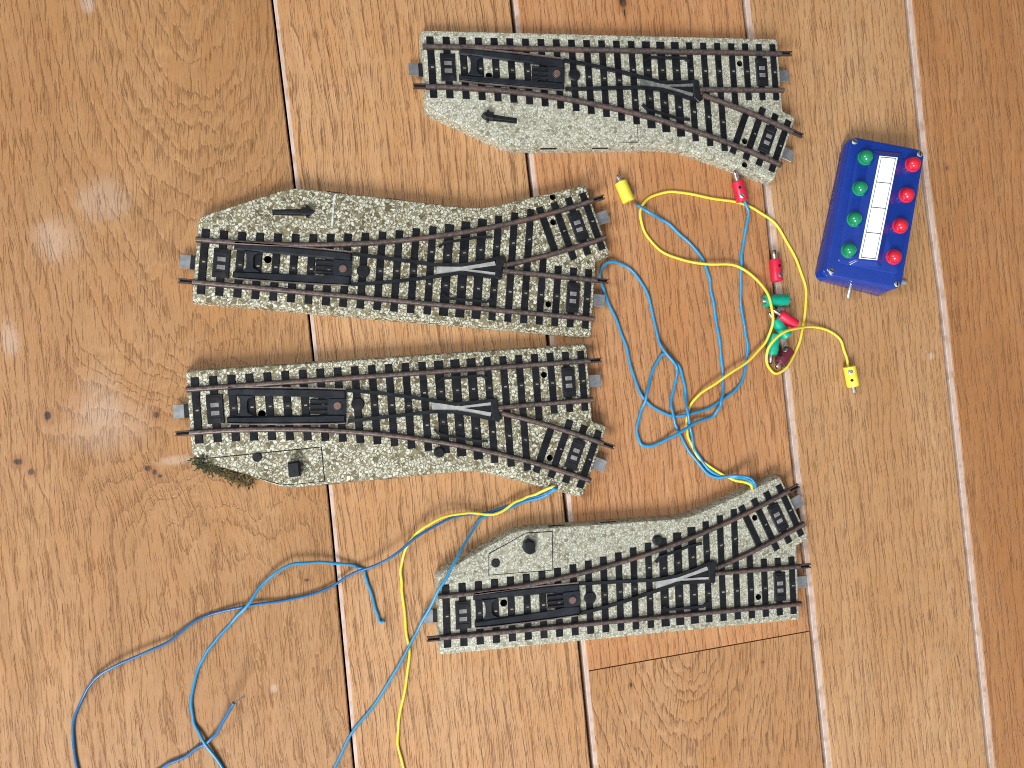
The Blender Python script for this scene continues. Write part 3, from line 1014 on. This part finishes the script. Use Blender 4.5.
def plug(label, col, a, bpt, r=3.1, pin=3.2, spin=0.0, has_pin=True, screw=True, hole_far=True, nub=False):
    """a: pin end of the body, bpt: wire end (world mm). Local +x runs from the wire end to the pin."""
    a, bpt = Vector(a), Vector(bpt)
    ax = (a - bpt)
    L = ax.length
    ax.normalize()
    root = bpy.data.objects.new('plug', None)
    root.empty_display_size = .005
    COL.objects.link(root)
    y_ = Vector((0, 0, 1)).cross(ax).normalized()
    z_ = ax.cross(y_)
    root.matrix_world = Matrix.Translation(bpt * S) @ Matrix((ax, y_, z_)).transposed().to_4x4() @ Matrix.Rotation(spin, 4, 'X')
    tag(root, label, 'plug', 'loose coloured wire plugs')
    b_ = bmesh.new()
    prof = [(2.0, r * .42), (.15, r * .45), (0, r * .62), (0, r * .86), (.35, r), (L - .8, r), (L - .2, r * .9), (L, r * .66), (L, .4)]
    lathe(b_, prof, 26)
    for f in b_.faces:
        if f.calc_center_median().x < 2.05 * S and max((v.co.yz.length for v in f.verts)) < r * .5 * S:
            f.material_index = 1
    bodyo = link('plug_body', b_, [PCOL[col], M['dark']], root, 40)
    if has_pin:
        b_ = bmesh.new()
        lathe(b_, [(L - .3, .95), (L + pin * .3, 1.15), (L + pin * .7, 1.15), (L + pin * .95, .8), (L + pin, .2)], 14)
        prism(b_, box_pts(L + pin * .6, 0, pin * .9, .3), -1.2, 1.2, 0, 1)
        link('plug_pin', b_, [M['bright'], M['dark']], root, 40)
    if nub:
        b_ = bmesh.new()
        lathe(b_, [(-1.2, .9), (-.2, 1.3), (.8, 1.3)], 14)
        link('ferrule', b_, M['steel'], root, 40)
    if screw:
        b_ = bmesh.new()
        lathe(b_, [(r - .6, 1.25), (r + .02, 1.25), (r + .2, 1.0), (r + .22, .1)], 16, 'z', 0, (L * .26, 0, 0))
        prism(b_, box_pts(L * .26, 0, 2.0, .42, .6), r, r + .25, 0, 1)
        link('clamp_screw', b_, [M['steel'], M['dark']], root, 40)
        b_ = bmesh.new()
        lathe(b_, [(r - .8, .74), (r + .03, .78)], 14, 'z', 0, (L * .66, 0, 0))
        link('cross_hole', b_, M['dark'], root)
    return root


plug('lone yellow plug near the rail end, a bare blue wire just below it', 'yellow', at(620.3, 181.5, 3.15), at(628.9, 201.5, 3.15), spin=math.radians(150), pin=3.2, screw=False)
plug('red plug with a blue wire, its pin against the edge of the pale turnout', 'red', at(737.3, 181, 3.6), at(742.6, 201.6, 3.0), spin=math.radians(-22), pin=5.0)
plug('wireless red plug above the plug heap, lying on the pale seam', 'red', at(774.8, 259, 3.15), at(777.2, 281.5, 3.15), pin=4.2, spin=math.radians(8))
plug('yellow plug clamped on the end of the yellow wire', 'yellow', at(853.3, 386.8, 3.15), at(849.3, 366.2, 3.15), pin=3.6, spin=math.radians(35))
plug('green plug lying crosswise at the top of the plug heap', 'green', at(787.3, 300.2, 3.15), at(764.5, 300.8, 3.15), pin=1.8, screw=False, spin=math.radians(180), nub=True)
plug('bright red plug sandwiched between the green ones in the heap', 'red', at(780, 314.2, 6.2), at(795.5, 324.6, 5.2), r=2.69, pin=4.6, screw=False, spin=math.radians(180))
plug('slanting green plug just under the heap\'s red plug, crossed by yellow wire', 'green', at(774.2, 319.5, 4.2), at(787.2, 336.8, 4.6), r=2.80, pin=4.2, screw=False, spin=math.radians(180))
plug('green plug pointing down beside the maroon plug', 'green', at(771.6, 354.5, 2.5), at(774.2, 334.2, 2.3), r=2.91, pin=4.6, screw=False, spin=math.radians(180))
plug('dark maroon plug at the bottom of the plug heap', 'maroon', at(779.4, 363.4, 2.7), at(789.8, 349.6, 2.7), r=2.91, pin=2.8, screw=True, spin=math.radians(60))

# ------------------------------------------------------------------ wires
M['wire_blue'] = plain('blue_wire_sheath', (0.026, 0.25, 0.50), 0.3, var=0.06, scale=200)
M['wire_blue_dark'] = plain('deep_blue_wire_sheath', (0.016, 0.13, 0.32), 0.27, var=0.08, scale=200)
M['wire_yellow'] = plain('yellow_wire_sheath', (0.78, 0.63, 0.06), 0.38, var=0.05, scale=200)
M['strand'] = plain('tinned_strands', (0.13, 0.11, 0.10), 0.6, metal=0.2)


def wire(label, mat, pts, r, bare0=None, bare1=None, z0=None):
    P = [at(*p) if len(p) == 3 else at(p[0], p[1], (z0 or r) + .05) for p in pts]
    path = catmull(P, 7)
    # a sheath never follows so smooth a line: small uneven wander along it
    ph = rnd.random() * 9
    for i, p in enumerate(path[1:-1], 1):
        p.x += .16 * math.sin(i * .71 + ph) + .1 * math.sin(i * .29 + ph * 2)
        p.y += .16 * math.sin(i * .53 + ph * 3) + .1 * math.sin(i * .37 + ph)
        p.z = max(p.z, r + .02)
    b_ = bmesh.new()
    tube(b_, path, r, 10)
    o = link('wire', b_, M[mat], None, 70)
    tag(o, label, 'wire', 'loose wires on the floor')
    for e in (bare0, bare1):
        if e:
            b_ = bmesh.new()
            for k in range(4):
                off = Vector((math.cos(k * 1.6), math.sin(k * 1.6), .5 * math.sin(k * 2.0))) * .22
                A, B_ = at(*e[0]), at(*e[1])
                tube(b_, [A + off * .5, (A + B_) / 2 + off, B_ + off * 1.6], .18, 6)
            link('bare_end', b_, M['strand'], o, 60)
    return o


wire('yellow wire looping from the lower turnout round the plug heap to a yellow plug', 'wire_yellow',
     [(753.0, 490, 5), (750, 484.5, 8.6), (741, 481.5, 6), (732.7, 479.3, 3), (721.6, 473.8, 1.2), (703.9, 462.7), (692.8, 447.3), (687.3, 434), (686.8, 420.7), (689.5, 407.4), (699.5, 394.2, 2.4), (717.2, 382, 3.4),
      (739.3, 367.6, 3.6), (757, 352.1, 3), (768, 337.5, 4), (773, 319.4, 7.5), (769, 297.5, 6.5), (755.6, 278.8, 2), (736.9, 265.8, 2.6), (708.8, 264.2, 2.6), (680.6, 259.4), (658.8, 249), (644.7, 231.9),
      (640.2, 213, 2.2), (647.8, 199), (665, 192.4), (683.8, 192.8), (708.8, 198), (733.8, 201.4), (755.6, 210), (774.4, 222.8), (790, 247.5), (801, 272.5), (806.4, 294.4), (804, 319.4), (799.5, 341),
      (790, 362.5), (777.5, 373.5), (768.5, 367, 2), (766.6, 353.8, 5.5), (774.4, 339.7, 8.5), (790, 329.8, 8.5), (808.8, 326.8, 3), (827.5, 330, 1.2), (840, 340, 1.4), (845.2, 354, 2.2), (849, 367.5, 2.7)], .70)
wire('blue wire with a stripped end below the lone yellow plug', 'wire_blue',
     [(637.5, 205.3, 1.6), (650.8, 213.2, 3.2), (662.5, 219.8), (674.7, 229.6), (689.9, 243.2), (701.8, 258.2, .95), (708.5, 275), (711.2, 290), (715, 313), (719.7, 344.4), (722.6, 370, .95), (723, 385), (721.5, 400, 3),
      (719, 408.5, 2.6), (711, 417, .95), (692.8, 424, 3), (677.3, 434, 3.2), (657.4, 443.8), (645, 446), (638.5, 439), (637.2, 425), (641.5, 409.6), (646.6, 396.4, 3.2), (650.8, 376.5), (657.2, 361), (665.2, 354, 1.2),
      (675, 361), (681.8, 374), (685.3, 393), (687.6, 412, 4), (691, 432, 1.0), (694.5, 449, 1.0), (705.5, 465.5), (719, 475.5, 1.0), (734.8, 477.2, 3.5), (745, 478.5, 7.5), (751.8, 482, 9.8), (754, 489, 5)], .78, bare0=((637.6, 205.4, 1.6), (633.8, 202.3, 1.2)))
wire('blue wire running from the red plug at the pale turnout\'s edge', 'wire_blue',
     [(743.2, 199.5, 3.4), (745.5, 203.8, 3.9), (748.3, 216, 2.2), (743.2, 244), (741.2, 262, 1), (741, 278.8), (741.2, 303.8), (744.7, 328.8), (747.4, 347.5, 1), (745.3, 369), (739.3, 385.3), (721.6, 400.8, 1.0), (703.9, 409.6),
      (686.2, 415, 2.2), (668.5, 414.8), (653, 406.5), (642.3, 396.4, 1.2), (633, 374.2), (626.5, 347.7), (619.5, 328), (608.8, 303.8, 1.2), (601.5, 283, 1.8), (601, 269.6, 2.4), (610.9, 262, 2.4), (624.4, 265), (640, 280.3), (649.4, 300.6),
      (657, 334), (663.5, 350, 2.6), (673, 361, 2.6), (677.2, 374, 1), (671.8, 396.4), (672.6, 414, 2.6), (678.5, 431.8), (690.6, 452.6), (703.9, 470.2), (717.2, 477.4, 1.4), (734.9, 475.8, 4), (748, 477.8, 8.8), (754.5, 482.5, 10.2), (755, 489, 5)], .73)
wire('long blue wire from the mossy turnout, curving off the bottom edge far to one side', 'wire_blue_dark',
     [(556.8, 485.5, 5), (554, 487.6, 8.8), (545.5, 493.6, 5), (529, 498, 3.5), (515, 503, 3), (503, 508, 2.5), (489, 512, 1.5), (477.5, 513.8, 1.6), (463.4, 515.2, 3), (443, 521, 5), (415.9, 538, 6.5), (396.5, 553.5, 6.5), (377, 565, 5), (357.6, 571.4, 3.6),
      (334.3, 584.5, 2), (311, 595, 1.2), (281, 600.4, 1), (246, 606.7, 1.8), (203.5, 616.6), (172.4, 638.7, 2), (149.2, 651.5, 3), (114.3, 666, 3), (94.9, 679.6, 2), (79.4, 704.6), (72.8, 733.7), (77.2, 768), (86, 810), (110, 850)], .63)
wire('straight blue wire crossing the corner of the lower turnout, running off the bottom edge', 'wire_blue',
     [(557.4, 486.2, 5), (555, 489.5, 8.6), (545, 495.5, 4.6), (529, 500.5, 2.4), (515, 505.5, 1.6), (500, 511.5, 1), (483.4, 517, 1.0), (474, 528.5, 2), (459, 553.5, 7.5), (449.5, 572, 9.6), (439.2, 590.3, 9.6), (427, 612.5, 6), (415.9, 633, 2.5), (404.2, 656.3, 2.2), (381, 695), (354, 730), (334.3, 768), (312, 812)], .66)
wire('yellow wire from the mossy turnout running down between two blue wires', 'wire_yellow',
     [(556.2, 484.8, 5), (552.5, 487, 8.6), (536.2, 494, 4.2), (526, 497.5, 3.6), (516.8, 501.3, 4), (501.3, 511.6, 3.6), (485.7, 514.6, 3.2), (466.3, 512.8, 4), (443, 517.4, 6), (423.6, 528, 6.5), (408.5, 543, 4), (401.8, 563), (401.4, 578), (402.3, 594), (406.2, 629), (409.5, 655, 1), (405, 687.4), (398.8, 722.3), (398.4, 745.6), (404, 770), (416, 812)], .64)
wire('blue wire with a short hooked end, passing under the long one', 'wire_blue',
     [(383.5, 621.8, .8), (379.5, 620.6, .8), (376.4, 610.5), (370.2, 591), (366, 579), (364.6, 571.5, .75), (358.5, 566.8, .75), (347.6, 564.6, 1.6), (330, 563, 2.4), (311, 562.2, 3), (293, 564.5, 3.5), (277, 571.8, 3.5), (261.6, 586, 3), (246, 606.8, 3.8), (232, 622), (219, 637), (208, 650), (200.7, 664.5), (192.5, 690), (191.6, 712), (196, 727), (204, 741, 1.6), (222, 768), (246, 805)], .68)
wire('blue wire ending in stripped strands near the bottom edge', 'wire_blue_dark',
     [(120, 795), (162.8, 767.5), (176, 760.5), (188, 754.5), (201, 746, .8), (211, 739, 1.6), (218, 731, 4), (226, 716.5, 8.5), (234, 702.6, 12)], .74, bare1=((234, 702.8, 12), (244.2, 696.4, 13.2)))

# ------------------------------------------------------------------ the clump of moss
b = bmesh.new()
mr = random.Random(3)
A, B_ = at(204, 458.5, 1), at(249, 480, 1)
for i in range(1500):
    t = mr.random() ** 2.2
    dens = 1.0 - .55 * t
    c = A + (B_ - A) * t + Vector((mr.gauss(0, 1.7), mr.gauss(0, 1.25) - .9, 0))
    hgt = abs(mr.gauss(0, 3.6 * dens * (1 - .6 * t))) + .1
    L = mr.uniform(.7, 2.4)
    a1 = mr.uniform(0, 6.28)
    d = Vector((math.cos(a1), math.sin(a1), mr.uniform(-.25, .6))) * L
    w = Vector((-d.y, d.x, mr.uniform(-.2, .2))).normalized() * mr.uniform(.12, .4)
    z = Vector((0, 0, hgt))
    p = [c + z - w, c + z + d * .5 - w * .8 + Vector((0, 0, .15)), c + z + d, c + z + d * .5 + w * .9, c + z + w]
    if min(k.z for k in p) < 0.05:
        up = .06 - min(k.z for k in p)
        p = [k + Vector((0, 0, up)) for k in p]
    f = b.faces.new([b.verts.new(k * S) for k in p])
    f.material_index = 0 if (mr.random() > t * 1.5 + .05) else (1 if mr.random() < .6 else 2)
for i in range(16):
    t = mr.random()
    c = A + (B_ - A) * t + Vector((mr.gauss(0, 1.5), mr.gauss(0, 1.5) - .8, mr.uniform(.4, 2)))
    a1 = mr.uniform(-1, .4)
    tube(b, [c, c + Vector((math.cos(a1), math.sin(a1), .1)) * 2.0, c + Vector((math.cos(a1 + .3), math.sin(a1 + .3), 0)) * 4.2], .16, 5, 1)
moss = link('moss_clump', b, [plain('dark_moss', (0.035, 0.042, 0.016), .85, var=.3), plain('dry_brown_moss', (0.10, 0.06, 0.024), .85, var=.3), plain('olive_moss', (0.15, 0.115, 0.03), .85, var=.3)])
tag(moss, 'clump of dark dried moss lying at the corner of a turnout', 'moss')

# ------------------------------------------------------------------ light: a bright window low in the picture, a weaker one to the side, the pale room
world = bpy.data.worlds.new('World')
scene.world = world
world.use_nodes = True
wt = world.node_tree
bg = wt.nodes['Background']
tcw = wt.nodes.new('ShaderNodeTexCoord')
dot = wt.nodes.new('ShaderNodeVectorMath')
dot.operation = 'DOT_PRODUCT'
wd = Vector((-0.5, -0.75, 0.43)).normalized()      # towards the window side of the room
dot.inputs[1].default_value = wd
wt.links.new(tcw.outputs['Generated'], dot.inputs[0])
mr_ = wt.nodes.new('ShaderNodeMapRange')
mr_.interpolation_type = 'SMOOTHSTEP'
for i_, v_ in enumerate((-0.35, 1.0, 0.14, 0.80)):
    mr_.inputs[i_ + 1].default_value = v_
wt.links.new(dot.outputs['Value'], mr_.inputs[0])
wt.links.new(mr_.outputs[0], bg.inputs[1])
bg.inputs[0].default_value = (0.93, 0.96, 1.0, 1.0)


def area(name, loc, target, size, size_y, watts, col):
    ld = bpy.data.lights.new(name, 'AREA')
    ld.shape = 'RECTANGLE'
    ld.size, ld.size_y, ld.energy, ld.color = size, size_y, watts, col
    o = bpy.data.objects.new(name, ld)
    COL.objects.link(o)
    o.location = loc
    o.rotation_euler = (Vector(target) - Vector(loc)).to_track_quat('-Z', 'Y').to_euler()
    return o


area('window_light', (-0.75, -1.75, 1.65), (0.08, 0.0, 0.0), 0.75, 0.95, 74.0, (1.0, 0.985, 0.96))
area('side_window_light', (-1.7, 0.1, 1.6), (0.08, 0.0, 0.0), 0.5, 0.9, 26.0, (0.95, 0.98, 1.0))
